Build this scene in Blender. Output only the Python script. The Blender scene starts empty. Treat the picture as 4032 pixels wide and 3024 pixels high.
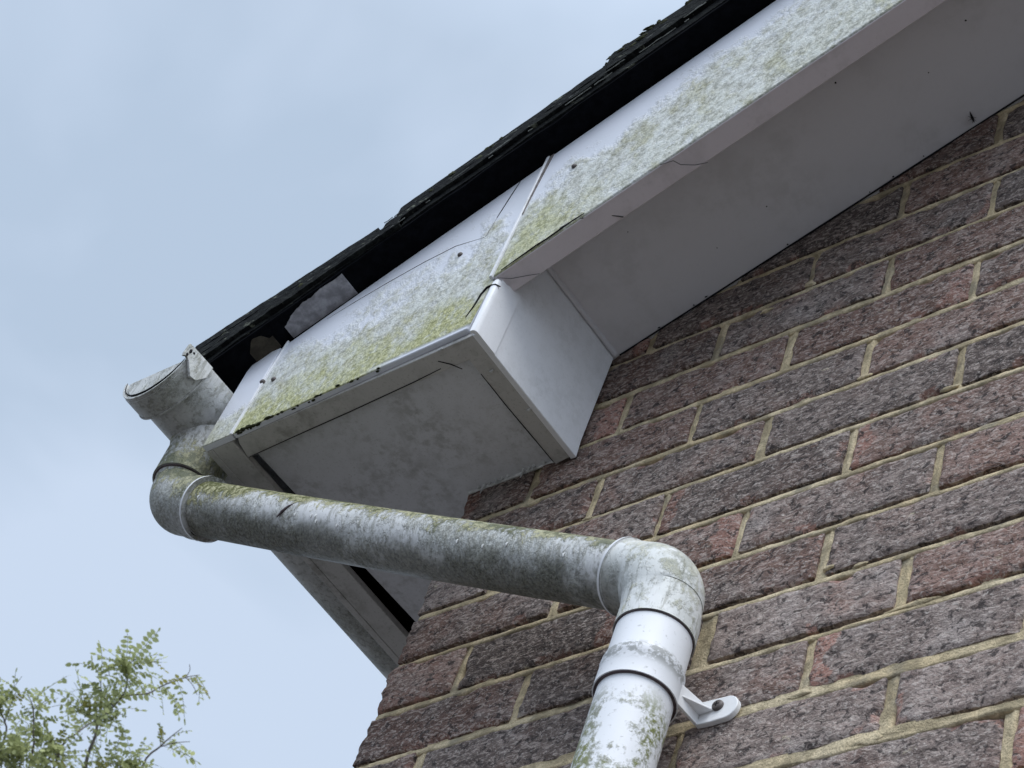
import bpy, bmesh, math, random
from mathutils import Vector, Matrix, noise
random.seed(7)
PI = math.pi
sc = bpy.context.scene
COL = sc.collection

# ------------------------------------------------------------------ camera
CAM = Vector((1.44915593, -1.04755958, -1.8270084))
RIGHT = Vector((0.7732, 0.5735, 0.2707)); DOWN = Vector((-0.3152, 0.7179, -0.6207)); FWD = Vector((-0.5503, 0.3945, 0.7359))
cd = bpy.data.cameras.new('camera'); cam = bpy.data.objects.new('camera', cd); COL.objects.link(cam)
F = FWD.normalized(); Rr = (RIGHT - F * RIGHT.dot(F)).normalized(); Uu = Rr.cross(F)
m3 = Matrix((Rr, Uu, -F)).transposed()
cam.matrix_world = Matrix.Translation(CAM) @ m3.to_4x4()
cd.sensor_width = 36; cd.lens = 8178.4 / 4032 * 36; cd.dof.use_dof = True; cd.dof.focus_distance = 2.3; cd.dof.aperture_fstop = 30
cd.clip_start = 0.02; cd.clip_end = 2000
sc.camera = cam

# ------------------------------------------------------------------ world
SUN_AZ = Vector((0.60, -0.50, 1.12)).normalized()
w = bpy.data.worlds.new("World"); sc.world = w; w.use_nodes = True
nt = w.node_tree; nt.nodes.clear(); N = nt.nodes.new; L = nt.links.new
def _n(tree, t, **kw):
    n = tree.nodes.new(t)
    for k, v in kw.items(): setattr(n, k, v)
    return n
sky = _n(nt, 'ShaderNodeTexSky', sky_type='NISHITA', sun_disc=False)
sky.sun_elevation = math.asin(SUN_AZ.z); sky.sun_rotation = math.atan2(SUN_AZ.x, SUN_AZ.y)
tc = _n(nt, 'ShaderNodeTexCoord')
mp = _n(nt, 'ShaderNodeMapping'); mp.inputs['Scale'].default_value = (1.0, 1.0, 1.35); mp.inputs['Location'].default_value = (3.15, 1.3, 0.4)
L(tc.outputs['Generated'], mp.inputs[0])
nz = _n(nt, 'ShaderNodeTexNoise'); nz.inputs['Scale'].default_value = 3.6; nz.inputs['Detail'].default_value = 4.5; nz.inputs['Roughness'].default_value = .5; nz.inputs['Distortion'].default_value = .35
L(mp.outputs[0], nz.inputs['Vector'])
cr = _n(nt, 'ShaderNodeValToRGB')
e = cr.color_ramp.elements
e[0].position = .41; e[0].color = (.465, .572, .720, 1)
e[1].position = .61; e[1].color = (.585, .690, .850, 1)
L(nz.outputs['Fac'], cr.inputs[0])
# brightness of the cloud deck towards the hidden sun
dt = _n(nt, 'ShaderNodeVectorMath', operation='DOT_PRODUCT'); dt.inputs[1].default_value = SUN_AZ
L(tc.outputs['Generated'], dt.inputs[0])
mr = _n(nt, 'ShaderNodeMapRange'); mr.inputs['From Min'].default_value = .35; mr.inputs['From Max'].default_value = 1.0
mr.inputs['To Min'].default_value = 10.0; mr.inputs['To Max'].default_value = 28.0
L(dt.outputs['Value'], mr.inputs['Value'])
sc_ = _n(nt, 'ShaderNodeVectorMath', operation='SCALE'); L(cr.outputs[0], sc_.inputs[0]); L(mr.outputs[0], sc_.inputs['Scale'])
# the deck turns whiter towards the hidden sun
wh = _n(nt, 'ShaderNodeMapRange'); wh.inputs['From Min'].default_value = .30; wh.inputs['From Max'].default_value = .95; wh.inputs['To Max'].default_value = .85
L(dt.outputs['Value'], wh.inputs['Value'])
wm = _n(nt, 'ShaderNodeMixRGB'); wm.inputs[2].default_value = (.68, .75, .86, 1); L(wh.outputs[0], wm.inputs[0]); L(cr.outputs[0], wm.inputs[1]); L(wm.outputs[0], sc_.inputs[0])
mx = _n(nt, 'ShaderNodeMixRGB'); mx.inputs['Fac'].default_value = .93
L(sky.outputs[0], mx.inputs[1]); L(sc_.outputs[0], mx.inputs[2])
bg = _n(nt, 'ShaderNodeBackground'); bg.inputs['Strength'].default_value = .1
L(mx.outputs[0], bg.inputs[0])
wo = _n(nt, 'ShaderNodeOutputWorld'); L(bg.outputs[0], wo.inputs[0])

# ------------------------------------------------------------------ sun (behind the cloud)
sd = bpy.data.lights.new('sun', 'SUN'); sd.energy = 1.9; sd.angle = math.radians(40); sd.color = (1, .965, .92)
so = bpy.data.objects.new('sun', sd); COL.objects.link(so)
so.rotation_euler = SUN_AZ.to_track_quat('Z', 'Y').to_euler()

sc.view_settings.view_transform = 'Standard'; sc.view_settings.look = 'None'
sc.view_settings.exposure = 0.12; sc.view_settings.gamma = 1
sc.render.resolution_x = 1024; sc.render.resolution_y = 768
sc.render.engine = 'CYCLES'
sc.cycles.max_bounces = 6

# ------------------------------------------------------------------ helpers
def link(o, parent=None):
    COL.objects.link(o)
    if parent: o.parent = parent
    return o
def empty(name, loc=(0, 0, 0)):
    o = bpy.data.objects.new(name, None); o.location = loc; return link(o)
def tag(o, label=None, cat=None, group=None, kind=None):
    if label: o['label'] = label
    if cat: o['category'] = cat
    if group: o['group'] = group
    if kind: o['kind'] = kind
    return o
class MB:
    def __init__(s): s.v = []; s.f = []; s.uv = []; s.c = []; s.mi = []
    def add(s, vs, fs, uv=None, c=None, mi=0):
        o = len(s.v); s.v += [tuple(v) for v in vs]; s.f += [tuple(i + o for i in f) for f in fs]
        s.uv += uv if uv else [(0, 0)] * len(vs)
        s.c += c if c else [(0, 0, 0, 1)] * len(vs)
        s.mi += [mi] * len(fs)
    def box(s, x0, x1, y0, y1, z0, z1, **k):
        vs = [(x, y, z) for x in (x0, x1) for y in (y0, y1) for z in (z0, z1)]
        s.add(vs, [(0, 1, 3, 2), (4, 6, 7, 5), (0, 4, 5, 1), (2, 3, 7, 6), (0, 2, 6, 4), (1, 5, 7, 3)], **k)
    def prism(s, poly, y0, y1, uvf=None, axis='y'):
        n = len(poly)
        P = (lambda a, b, h: (a, h, b)) if axis == 'y' else ((lambda a, b, h: (h, a, b)) if axis == 'x' else (lambda a, b, h: (a, b, h)))
        vs = [P(a, b, y0) for a, b in poly] + [P(a, b, y1) for a, b in poly]
        fs = [tuple(range(n)), tuple(range(2 * n - 1, n - 1, -1))] + [(i, i + n, (i + 1) % n + n, (i + 1) % n) for i in range(n)]
        s.add(vs, fs, uv=[uvf(a, b) for a, b in poly] * 2 if uvf else None)
    def tube(s, pts, rads, n=32, cap=True):
        pts = [Vector(p) for p in pts]
        m = len(pts)
        tg = []
        for i in range(m):
            a = pts[max(i - 1, 0)]; b = pts[min(i + 1, m - 1)]
            d = (b - a)
            if d.length < 1e-7: d = tg[-1] if tg else Vector((0, 0, 1))
            tg.append(d.normalized())
        u = tg[0].cross(Vector((0, 1, .01))).normalized()
        o = len(s.v); uvs = []; dist = 0
        vs = []
        for i in range(m):
            u = (u - tg[i] * u.dot(tg[i])).normalized(); ww = tg[i].cross(u)
            if i: dist += (pts[i] - pts[i - 1]).length
            for k in range(n):
                t = 2 * PI * k / n
                vs.append(pts[i] + (u * math.cos(t) + ww * math.sin(t)) * rads[i]); uvs.append((dist, k / n))
        fs = [(i * n + k, i * n + (k + 1) % n, (i + 1) * n + (k + 1) % n, (i + 1) * n + k) for i in range(m - 1) for k in range(n)]
        if cap: fs += [tuple(range(n - 1, -1, -1)), tuple(range((m - 1) * n, m * n))]
        s.add(vs, fs, uv=uvs)
    def build(s, name, mat, parent=None, smooth=35, bevel=0, segs=2, merge=0):
        me = bpy.data.meshes.new(name)
        me.from_pydata(s.v, [], s.f); me.update()
        uvl = me.uv_layers.new(name='UVMap'); uvl.data.foreach_set('uv', [x for lp in me.loops for x in s.uv[lp.vertex_index]])
        ca = me.color_attributes.new('tone', 'FLOAT_COLOR', 'POINT'); ca.data.foreach_set('color', [x for c in s.c for x in c])
        for mm in (mat if isinstance(mat, list) else [mat]): me.materials.append(mm)
        if isinstance(mat, list): me.polygons.foreach_set('material_index', s.mi)
        bm = bmesh.new(); bm.from_mesh(me)
        if merge: bmesh.ops.remove_doubles(bm, verts=bm.verts, dist=merge)
        bmesh.ops.recalc_face_normals(bm, faces=bm.faces)
        if smooth:
            for f in bm.faces: f.smooth = True
            a = math.radians(smooth)
            for ed in bm.edges:
                if len(ed.link_faces) == 2 and ed.calc_face_angle(0) > a: ed.smooth = False
        bm.to_mesh(me); bm.free()
        o = bpy.data.objects.new(name, me); link(o, parent)
        if bevel:
            b = o.modifiers.new('bevel', 'BEVEL'); b.width = bevel; b.segments = segs; b.limit_method = 'ANGLE'; b.angle_limit = .6; b.harden_normals = False
        return o

class Mat:
    """tiny node helper"""
    def __init__(s, name, rough=.6, spec=.3):
        s.m = bpy.data.materials.new(name); s.m.use_nodes = True; s.t = s.m.node_tree
        s.b = s.t.nodes['Principled BSDF']; s.b.inputs['Roughness'].default_value = rough
        s.b.inputs['Specular IOR Level'].default_value = spec
        s.tc = s.t.nodes.new('ShaderNodeTexCoord'); s.obj = s.tc.outputs['Object']
    def l(s, a, b): s.t.links.new(a, b)
    def val(s, sock, v):
        if hasattr(v, 'links'): s.l(v, sock)
        else: sock.default_value = v
    def uv(s):
        x = s.t.nodes.new('ShaderNodeSeparateXYZ'); s.l(s.tc.outputs['UV'], x.inputs[0]); return x.outputs[0], x.outputs[1]
    def xyz(s):
        x = s.t.nodes.new('ShaderNodeSeparateXYZ'); s.l(s.obj, x.inputs[0]); return x.outputs
    def nrm(s):
        g = s.t.nodes.new('ShaderNodeNewGeometry'); x = s.t.nodes.new('ShaderNodeSeparateXYZ'); s.l(g.outputs['Normal'], x.inputs[0]); return x.outputs
    def attr(s):
        a = s.t.nodes.new('ShaderNodeAttribute'); a.attribute_name = 'tone'; x = s.t.nodes.new('ShaderNodeSeparateColor'); s.l(a.outputs['Color'], x.inputs[0]); return x.outputs
    def noise(s, scale, detail=3, rough=.55, stretch=(1, 1, 1), loc=(0, 0, 0), dist=0, vec=None):
        mp = s.t.nodes.new('ShaderNodeMapping'); mp.inputs['Scale'].default_value = stretch; mp.inputs['Location'].default_value = loc
        s.l(vec or s.obj, mp.inputs[0]); n = s.t.nodes.new('ShaderNodeTexNoise'); n.inputs['Scale'].default_value = scale
        n.inputs['Detail'].default_value = detail; n.inputs['Roughness'].default_value = rough; n.inputs['Distortion'].default_value = dist
        s.l(mp.outputs[0], n.inputs['Vector']); return n.outputs['Fac']
    def voro(s, scale, stretch=(1, 1, 1), feature='F1', out='Distance'):
        mp = s.t.nodes.new('ShaderNodeMapping'); mp.inputs['Scale'].default_value = stretch; s.l(s.obj, mp.inputs[0])
        n = s.t.nodes.new('ShaderNodeTexVoronoi'); n.feature = feature; n.inputs['Scale'].default_value = scale; s.l(mp.outputs[0], n.inputs['Vector']); return n.outputs[out]
    def math(s, op, a, b=0.0, c=0.0):
        n = s.t.nodes.new('ShaderNodeMath'); n.operation = op; s.val(n.inputs[0], a); s.val(n.inputs[1], b); s.val(n.inputs[2], c); return n.outputs[0]
    def step(s, v, a, b, lo=0.0, hi=1.0):
        n = s.t.nodes.new('ShaderNodeMapRange'); n.interpolation_type = 'SMOOTHSTEP'
        if a > b: a, b, lo, hi = b, a, hi, lo
        s.val(n.inputs['Value'], v); n.inputs['From Min'].default_value = a; n.inputs['From Max'].default_value = b
        n.inputs['To Min'].default_value = lo; n.inputs['To Max'].default_value = hi; return n.outputs[0]
    def mix(s, f, a, b, mode='MIX'):
        n = s.t.nodes.new('ShaderNodeMixRGB'); n.blend_type = mode
        s.val(n.inputs[0], f)
        for i, c in ((1, a), (2, b)):
            if hasattr(c, 'links'): s.l(c, n.inputs[i])
            else: n.inputs[i].default_value = (*c, 1)
        return n.outputs[0]
    def color(s, c):
        if hasattr(c, 'links'): s.l(c, s.b.inputs['Base Color'])
        else: s.b.inputs['Base Color'].default_value = (*c, 1)
    def bump(s, h, dist=.001, strength=1, prev=None):
        n = s.t.nodes.new('ShaderNodeBump'); n.inputs['Distance'].default_value = dist; n.inputs['Strength'].default_value = strength
        s.l(h, n.inputs['Height'])
        if prev is not None: s.l(prev, n.inputs['Normal'])
        s.l(n.outputs[0], s.b.inputs['Normal']); return n.outputs[0]

# ------------------------------------------------------------------ materials
PVC = (.66, .69, .76)
def mat_front(name, green, cover, seed, bare_right=False, patch=False):
    """weathered white pvc board; lower part crusted with grey green algae. uv.y = height fraction"""
    M = Mat(name, .42, .4)
    u, v = M.uv(); X, Y, Z = M.xyz()[0:3]
    dg = M.math('ADD', M.math('MULTIPLY', X, -.75), M.math('MULTIPLY', Z, 1.0))     # streaks run down and outwards
    cb = M.t.nodes.new('ShaderNodeCombineXYZ'); M.l(M.math('MULTIPLY', M.math('ADD', X, M.math('MULTIPLY', Z, .6)), 1.0), cb.inputs[0]); M.l(M.math('MULTIPLY', dg, .6), cb.inputs[2])
    dv = cb.outputs[0]
    edge = M.noise(12, 5, .65, (1, 1, 1), (seed, 0, 0), vec=dv)
    fine = M.noise(80, 4, .7, (1, 1, .8), (seed, 0, 3))
    vv = M.math('ADD', v, M.math('MULTIPLY', M.math('SUBTRACT', edge, .5), -1.25))
    vv = M.math('ADD', vv, M.math('MULTIPLY', M.math('SUBTRACT', fine, .5), -.38))
    if bare_right: vv = M.math('ADD', vv, M.step(X, .02, .15, 0, .22))
    if patch: vv = M.math('ADD', vv, M.step(X, .36, .17, 0, .16))
    crust = M.step(vv, cover + .20, cover - .10)
    if bare_right: crust = M.math('MULTIPLY', crust, M.math('MAXIMUM', M.step(v, .008, .035, .0, 1), M.step(X, .06, -.02)))
    sp = M.noise(190, 3, .7, (1, 1, .8), (0, 0, seed)); sp2 = M.noise(75, 4, .65, (1, 1, .8)); holes = M.noise(60, 4, .7, (1, 1, .8), loc=(seed, 0, 9))
    base = M.mix(M.step(M.noise(14, 4, .6), .35, .75, 0, .3), PVC, (.52, .56, .60))
    cc = M.mix(M.step(sp, .32, .68), (.27, .28, .245), (.54, .55, .51))
    cc = M.mix(M.step(sp2, .40, .62, 0, .75), cc, (.62, .65, .63))
    gm = M.step(M.math('ADD', v, M.math('MULTIPLY', M.math('SUBTRACT', M.noise(15, 4, .7, (1, 1, 1), (seed, 2, 0), vec=dv), .5), 1.5)), .52, .02)
    if patch: gm = M.math('MULTIPLY', gm, M.step(X, .31, .20, .14, 1.0))
    gmask = M.math('MULTIPLY', gm, green)
    gc = M.mix(M.step(sp, .34, .66), (.19, .20, .055), (.48, .48, .24))
    brown = M.math('MULTIPLY', M.step(M.noise(20, 4, .65, (1, 1, 1), (seed, 5, 1), vec=dv), .50, .64, 0, .75), green)
    cc = M.mix(brown, cc, M.mix(M.step(sp, .36, .64), (.19, .185, .09), (.42, .41, .25)))
    cc = M.mix(gmask, cc, gc)
    cf = M.math('MULTIPLY', crust, M.step(holes, .30, .50, .62, .97))
    cf = M.math('MULTIPLY', cf, M.step(M.nrm()[1], -.05, -.5))
    M.color(M.mix(cf, base, cc))
    M.val(M.b.inputs['Roughness'], M.step(cf, 0, 1, .38, .9))
    M.bump(M.math('MULTIPLY', M.math('ADD', sp, sp2), cf), .0022, .8)
    return M.m
def mat_pvc(name, col=PVC, grime=.3, scale=40, dark=(.22, .23, .2), seed=0, rough=.42, fine=.3):
    M = Mat(name, rough, .4)
    a = M.noise(scale * .25, 4, .6, loc=(seed, 0, 0)); b = M.noise(scale, 4, .7, loc=(0, seed, 0)); c = M.noise(scale * 5, 3, .7)
    m = M.math('MULTIPLY', M.step(a, .35, .7), M.step(b, .40, .66))
    x = M.mix(M.math('MULTIPLY', m, grime), col, dark)
    x = M.mix(M.math('MULTIPLY', M.step(c, .56, .68), fine * grime), x, dark)
    M.color(x); M.bump(M.math('ADD', M.noise(6, 2), M.math('MULTIPLY', b, .12)), .002, .5)
    return M.m
m_frontbox = mat_front('weathered_box_front', .9, .69, 1.7, bare_right=True)
m_corner = mat_front('weathered_corner_cap', .25, .16, 4.1)
def mat_barge():
    return mat_front('weathered_bargeboard', .75, .68, 8.3, patch=True)
m_barge = mat_barge()
m_trim = mat_pvc('clean_trim_pvc', (.72, .74, .77), .35, 60)
m_return = mat_pvc('return_panel_pvc', (.76, .78, .81), .16, 60, fine=.6, seed=3)
m_soffit = mat_pvc('soffit_board_pvc', (.64, .635, .66), .25, 30, (.3, .3, .28), 2, .5, fine=.15)
m_barge_under = mat_pvc('edge_trim_pvc', (.62, .58, .61), .3, 40, (.25, .24, .23), 5)
m_boxsoffit = mat_pvc('dirty_soffit_pvc', (.60, .61, .64), .6, 60, (.26, .26, .245), 7, .6, .6)
m_edge = mat_pvc('dirty_edge_pvc', (.46, .455, .44), .75, 55, (.19, .185, .16), 9, .6, .6)
def simple(name, col, rough=.8, spec=.2):
    M = Mat(name, rough, spec); n = M.noise(80, 4, .6)
    M.color(M.mix(M.step(n, .35, .7), tuple(c * .7 for c in col), tuple(min(1, c * 1.25) for c in col))); M.bump(n, .001, .5); return M.m
m_black = simple('bituminous_undercloak', (.004, .0045, .006), .9, .03)
m_crack = simple('shadow_gap', (.02, .02, .022), .9, .1)
m_cement = simple('cement_undercloak', (.30, .30, .32), .9)
m_mortarbed = simple('verge_mortar', (.055, .048, .036), .95)
m_moss = simple('moss', (.035, .038, .018), .95)
m_seal = simple('rubber_seal', (.085, .065, .070), .7)
m_screw = simple('rusty_screw', (.10, .085, .08), .5, .5)
m_wood = simple('bark', (.10, .085, .07), .9)
m_twig = simple('twig_bark', (.17, .15, .14), .8)
m_gap = simple('dusty_gap', (.17, .155, .15), .9)
m_web = simple('cobweb_silk', (.10, .10, .10), .9)
m_drip = simple('white_sealant', (.6, .62, .62), .5)
def mat_tile():
    M = Mat('lichen_tile', .95, .1); n = M.noise(60, 4, .7, (1, 1, 3)); k = M.noise(25, 3, .6, (1, 1, 4), (3, 0, 0)); q = M.noise(180, 3, .6)
    c = M.mix(M.step(n, .4, .7), (.006, .007, .008), (.022, .025, .024))
    c = M.mix(M.math('MULTIPLY', M.step(k, .60, .68), M.step(q, .4, .6)), c, (.13, .14, .11))
    M.color(c); M.bump(M.math('ADD', n, q), .003, .8); return M.m
m_tile = mat_tile()

def mat_pipe(name, moss, grime, seed, belly=.0, tint=1.0):
    """white pvc pipe, speckled with algae; moss where rain lands, shade and grime painted dark along the bottom"""
    M = Mat(name, .5, .35)
    X, Y, Z = M.xyz()[0:3]; nz_ = M.nrm()[2]
    big = M.noise(9, 4, .6, loc=(seed, 0, 0)); mid = M.noise(150, 4, .75, (1, 1, .6), loc=(0, seed, 0)); fine = M.noise(300, 3, .7); med2 = M.noise(60, 4, .75, (1, 1, .5), loc=(seed, 4, 0))
    base = M.mix(M.step(big, .35, .65), tuple(c * tint for c in (.70, .71, .72)), tuple(c * tint for c in (.50, .52, .51)))
    sp = M.step(fine, .38, .62)
    g = M.math('MULTIPLY', M.step(M.math('ADD', M.math('MULTIPLY', big, .5), M.math('MULTIPLY', mid, .5)), .60 - .16 * grime, .66 - .08 * grime), min(1, grime * .8))
    c = M.mix(g, base, M.mix(sp, (.16, .16, .135), (.42, .43, .39)))
    c = M.mix(M.math('MULTIPLY', M.step(med2, .58 - .06 * grime, .72 - .08 * grime), grime * .7), c, M.mix(sp, (.12, .12, .10), (.26, .26, .22)))
    wisp = M.step(M.noise(90, 4, .8, (1, 1, .4), (seed, 9, 0), dist=1.2), .56, .66, 0, .7); c = M.mix(wisp, c, (.68, .70, .68))
    stk = M.step(M.noise(120, 4, .7, (1, 1, .16), (seed, 2, 5)), .52, .64, 0, .55); c = M.mix(stk, c, (.20, .20, .165))
    stl = M.step(M.noise(140, 3, .7, (1, 1, .14), (seed, 7, 5)), .60, .68, 0, .55); c = M.mix(stl, c, (.60, .61, .58))
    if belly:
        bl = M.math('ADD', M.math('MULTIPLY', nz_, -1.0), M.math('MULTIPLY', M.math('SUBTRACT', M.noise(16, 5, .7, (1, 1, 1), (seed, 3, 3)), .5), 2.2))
        c = M.mix(M.math('MULTIPLY', M.step(bl, .25, .95), belly), c, M.mix(sp, (.06, .06, .045), (.16, .16, .125)))  # downward faces painted darker: mostly shade under the pipe, partly real grime
    xf = M.step(X, .45, -.10, .8, 1.0)
    up = M.math('ADD', nz_, M.math('MULTIPLY', M.math('SUBTRACT', M.noise(24, 5, .7, loc=(seed, 1, 0)), .5), 2.4))
    up = M.math('ADD', up, M.step(X, -.05, -.30, 0, .35))
    mm = M.math('MULTIPLY', M.math('MULTIPLY', M.step(M.math('ADD', up, M.math('MULTIPLY', M.math('SUBTRACT', mid, .5), 1.4)), .02, .42), xf), moss)
    mc = M.mix(M.step(mid, .40, .60), (.085, .092, .028), (.40, .39, .24))
    mc = M.mix(M.step(M.noise(20, 3, .6, loc=(1, seed, 2)), .52, .64, 0, .8), mc, (.045, .06, .012))
    c = M.mix(mm, c, mc)
    M.color(c)
    M.val(M.b.inputs['Roughness'], M.step(M.math('ADD', g, mm), 0, 1, .5, .9))
    M.bump(M.math('ADD', M.math('MULTIPLY', mid, g), M.math('MULTIPLY', fine, M.math('ADD', mm, M.math('MULTIPLY', g, .4)))), .0018, .9)
    return M.m
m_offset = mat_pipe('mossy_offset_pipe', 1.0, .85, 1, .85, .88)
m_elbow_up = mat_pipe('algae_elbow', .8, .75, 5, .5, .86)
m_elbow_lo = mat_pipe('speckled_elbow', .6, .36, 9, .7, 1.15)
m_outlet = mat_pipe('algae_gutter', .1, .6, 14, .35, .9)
def mat_downpipe():
    M = Mat('downpipe_pvc', .5, .35)
    X, Y, Z = M.xyz()[0:3]
    a = M.noise(26, 5, .7, (1, 1, .5), (2, 0, 1.3)); b = M.noise(150, 3, .7); c = M.noise(60, 4, .7)
    zl = M.step(Z, -.618, -.66)
    g = M.math('MULTIPLY', M.step(M.math('ADD', M.math('ADD', M.math('MULTIPLY', a, .6), M.math('MULTIPLY', c, .4)), M.step(X, .455, .41, -.05, .05)), .425, .50), zl)
    g = M.math('MULTIPLY', g, M.step(M.noise(110, 4, .75), .36, .50, .15, 1))
    ring = M.math('MULTIPLY', M.step(Z, -.578, -.586), M.step(Z, -.606, -.594)); ring = M.math('MULTIPLY', ring, M.step(M.math('ADD', M.noise(160, 3, .7), M.math('MULTIPLY', M.noise(20, 2), .4)), .64, .76))
    sp = M.math('MAXIMUM', M.math('MULTIPLY', M.step(M.noise(200, 3, .65), .62, .70), .45), M.math('MULTIPLY', ring, .85))
    x = M.mix(M.step(M.noise(12), .3, .7, 0, .3), (.74, .76, .79), (.62, .65, .68))
    x = M.mix(sp, x, (.3, .31, .3))
    x = M.mix(M.math('MULTIPLY', g, M.step(b, .33, .55)), x, M.mix(M.step(a, .5, .62), (.24, .25, .20), (.17, .19, .06)))
    M.color(x); M.bump(M.math('MULTIPLY', b, g), .001, .7); return M.m
m_down = mat_downpipe()

def mat_brick():
    M = Mat('rustic_brick', .9, .15)
    R, G, Bc = M.attr()[0:3]
    st = (1, 1, 1.35)
    n1 = M.noise(82, 5, .72, st, dist=.7); n2 = M.noise(210, 3, .65, st, (5, 0, 0)); n3 = M.noise(38, 4, .6, (1, 1, 1.6)); big = M.noise(15, 3, .5); n4 = M.noise(95, 3, .7, (1, 1, 2.6), (0, 3, 7), dist=.8)
    grey = M.mix(M.step(n3, .35, .65), (.135, .108, .098), (.235, .190, .170))
    red = M.mix(M.step(n3, .35, .65), (.165, .104, .084), (.248, .164, .138))
    t = M.math('ADD', M.math('MULTIPLY', R, .9), M.math('MULTIPLY', M.math('SUBTRACT', big, .5), 2.0))
    c = M.mix(M.step(t, .15, .8), grey, red)
    c = M.mix(M.step(Bc, .25, .75), c, M.mix(n3, (.24, .125, .098), (.33, .20, .165)))
    c = M.mix(M.step(M.noise(11, 4, .6, loc=(7, 1, 3)), .52, .72, 0, .45), c, (.42, .38, .36))
    c = M.mix(1.0, c, M.mix(G, (.42, .42, .42), (1.50, 1.50, 1.50)), 'MULTIPLY')
    c = M.mix(M.step(n4, .51, .59, 0, .9), c, M.mix(.5, c, (.60, .52, .47)))
    c = M.mix(M.step(n1, .475, .39, 0, .85), c, (.042, .036, .036))
    c = M.mix(M.step(n2, .56, .66, 0, .55), c, (.55, .50, .46))
    c = M.mix(M.step(n2, .42, .33, 0, .7), c, (.035, .03, .035))
    c = M.mix(M.math('MULTIPLY', M.step(M.noise(33, 5, .7, (1, 1, 1.5), (2, 8, 1)), .645, .70), .55), c, (.55, .49, .36))
    M.color(c)
    M.bump(M.math('ADD', M.math('MULTIPLY', n1, .9), M.math('MULTIPLY', n2, .5)), .005, 1.0)
    return M.m
m_brick = mat_brick()
def mat_mortar():
    M = Mat('buff_mortar', .95, .1)
    n = M.noise(420, 3, .7); k = M.noise(7, 3, .6); q = M.noise(35, 4, .6)
    c = M.mix(M.step(k, .35, .65), (.62, .505, .32), (.68, .58, .40))
    c = M.mix(M.step(q, .42, .60, 0, .8), c, (.31, .26, .17))
    c = M.mix(M.step(M.noise(16, 4, .7, loc=(4, 2, 0)), .52, .66, 0, .6), c, (.27, .25, .20))
    c = M.mix(M.step(n, .3, .6), M.mix(.45, c, (.2, .18, .12)), c)
    M.color(c); M.bump(M.math('ADD', n, q), .0025, .9); return M.m
m_mortar = mat_mortar()
def mat_ground():
    M = Mat('grass_ground', .95, .1); n = M.noise(3, 5, .7); k = M.noise(.4, 3)
    M.color(M.mix(M.step(n, .3, .7), (.085, .082, .080), (.17, .16, .155))); M.bump(n, .02); return M.m

# ------------------------------------------------------------------ ground
g = MB(); S = 600
g.add([(-S, -S, -3.43), (S, -S, -3.43), (S, S, -3.43), (-S, S, -3.43)], [(0, 1, 2, 3)])
tag(g.build('ground', mat_ground(), smooth=0), kind='structure')

# ------------------------------------------------------------------ house
house = tag(empty('brick_house', (1.5, 2.0, -3.43)), 'brick house corner with white plastic soffit box and dark roof verge', 'house')
HOFF = Vector((1.5, 2.0, -3.43))
def hb(mb, name, mat, parent=None, **k):
    """build in world coordinates, then parent to the house keeping the place"""
    o = mb.build(name, mat, None, **k)
    if parent is None: parent = house
    o.parent = parent
    if parent == house: o.location = -HOFF
    return o
# make texture space of the house parts world space: object coords = world coords because the mesh is in world space

BH = .075
def soff(x): return .091 + .418 * (x - .169)
def topz(x): return .177 + .47 * x if x < .6 else .177 + .282 + .43 * (x - .6)
def botz(x): return -.002 + .445 * (x - .16)
tone = {(-3, 2.5): (.8, .6, 0), (-3, 1.5): (.2, .25, 0), (-2, 2): (.35, .45, 0), (-2, 3): (.05, .35, 0), (-2, 1): (.3, .4, 0), (-1, 1.5): (.45, .6, 0), (-1, 2.5): (.95, .5, 0), (-1, .5): (.6, .3, 0),
        (0, 1): (.75, .55, 0), (0, 2): (1, .45, 1), (0, 3): (.45, .5, 0), (1, .5): (.8, .5, 0), (1, 1.5): (.3, .5, 0), (1, 2.5): (.75, .6, 0), (2, 1): (.4, .55, 0), (2, 0): (.6, .4, 0),
        (2, 2): (.1, .5, 0), (2, 3): (.0, .3, 0), (3, .5): (.5, .6, 0), (3, 1.5): (.3, .35, 2), (3, 2.5): (.65, .6, 2), (4, 0): (.5, .5, 0), (4, 1): (.85, .55, 1), (4, 2): (.3, .7, 0), (4, 3): (.85, .7, 0),
        (5, 0): (.75, .75, 0), (5, .5): (.05, .2, 1), (5, 1.5): (.75, .45, 0), (5, 2.5): (.3, .7, 0), (6, 0): (.65, .3, 0), (6, 1): (.25, .25, 0), (6, 2): (.2, .95, 0), (6, 3): (.75, .75, 0),
        (7, 0): (.6, .45, 0), (7, .5): (.2, .4, 0), (7, 1.5): (.3, .7, 0), (7, 2.5): (.2, .75, 2), (8, 0): (.6, .4, 1), (8, 1): (.3, .5, 0), (8, 2): (.2, .85, 0), (8, 3): (.1, 1.0, 0), (9, 2.5): (.3, .7, 0), (9, 3.5): (1, .8, 2)}
perp_x = {(6, 3): .650, (6, 2): .436, (5, 2.5): .555, (7, 2.5): .565, (8, 3): .659, (9, 3.5): .776, (-2, 3): .672, (-3, 2.5): .549, (7, .5): .098, (5, .5): .106}
perp_w = {(6, 2): .021, (6, 3): .013, (8, 3): .013, (0, 3): .008, (4, 2): .008}
rnd = random.Random(3)
def px(r, c):
    if (r, c) in perp_x: return perp_x[(r, c)]
    rr = random.Random(r * 31 + int(c * 2) * 7); return c * .225 - .0097 + rr.uniform(-.003, .003)
def pw(r, c):
    rr = random.Random(r * 17 + int(c * 2) * 5); return perp_w.get((r, c), .0100 + rr.uniform(-.0022, .003))
def nf(x, y, z): return noise.noise((x, y, z))
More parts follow.
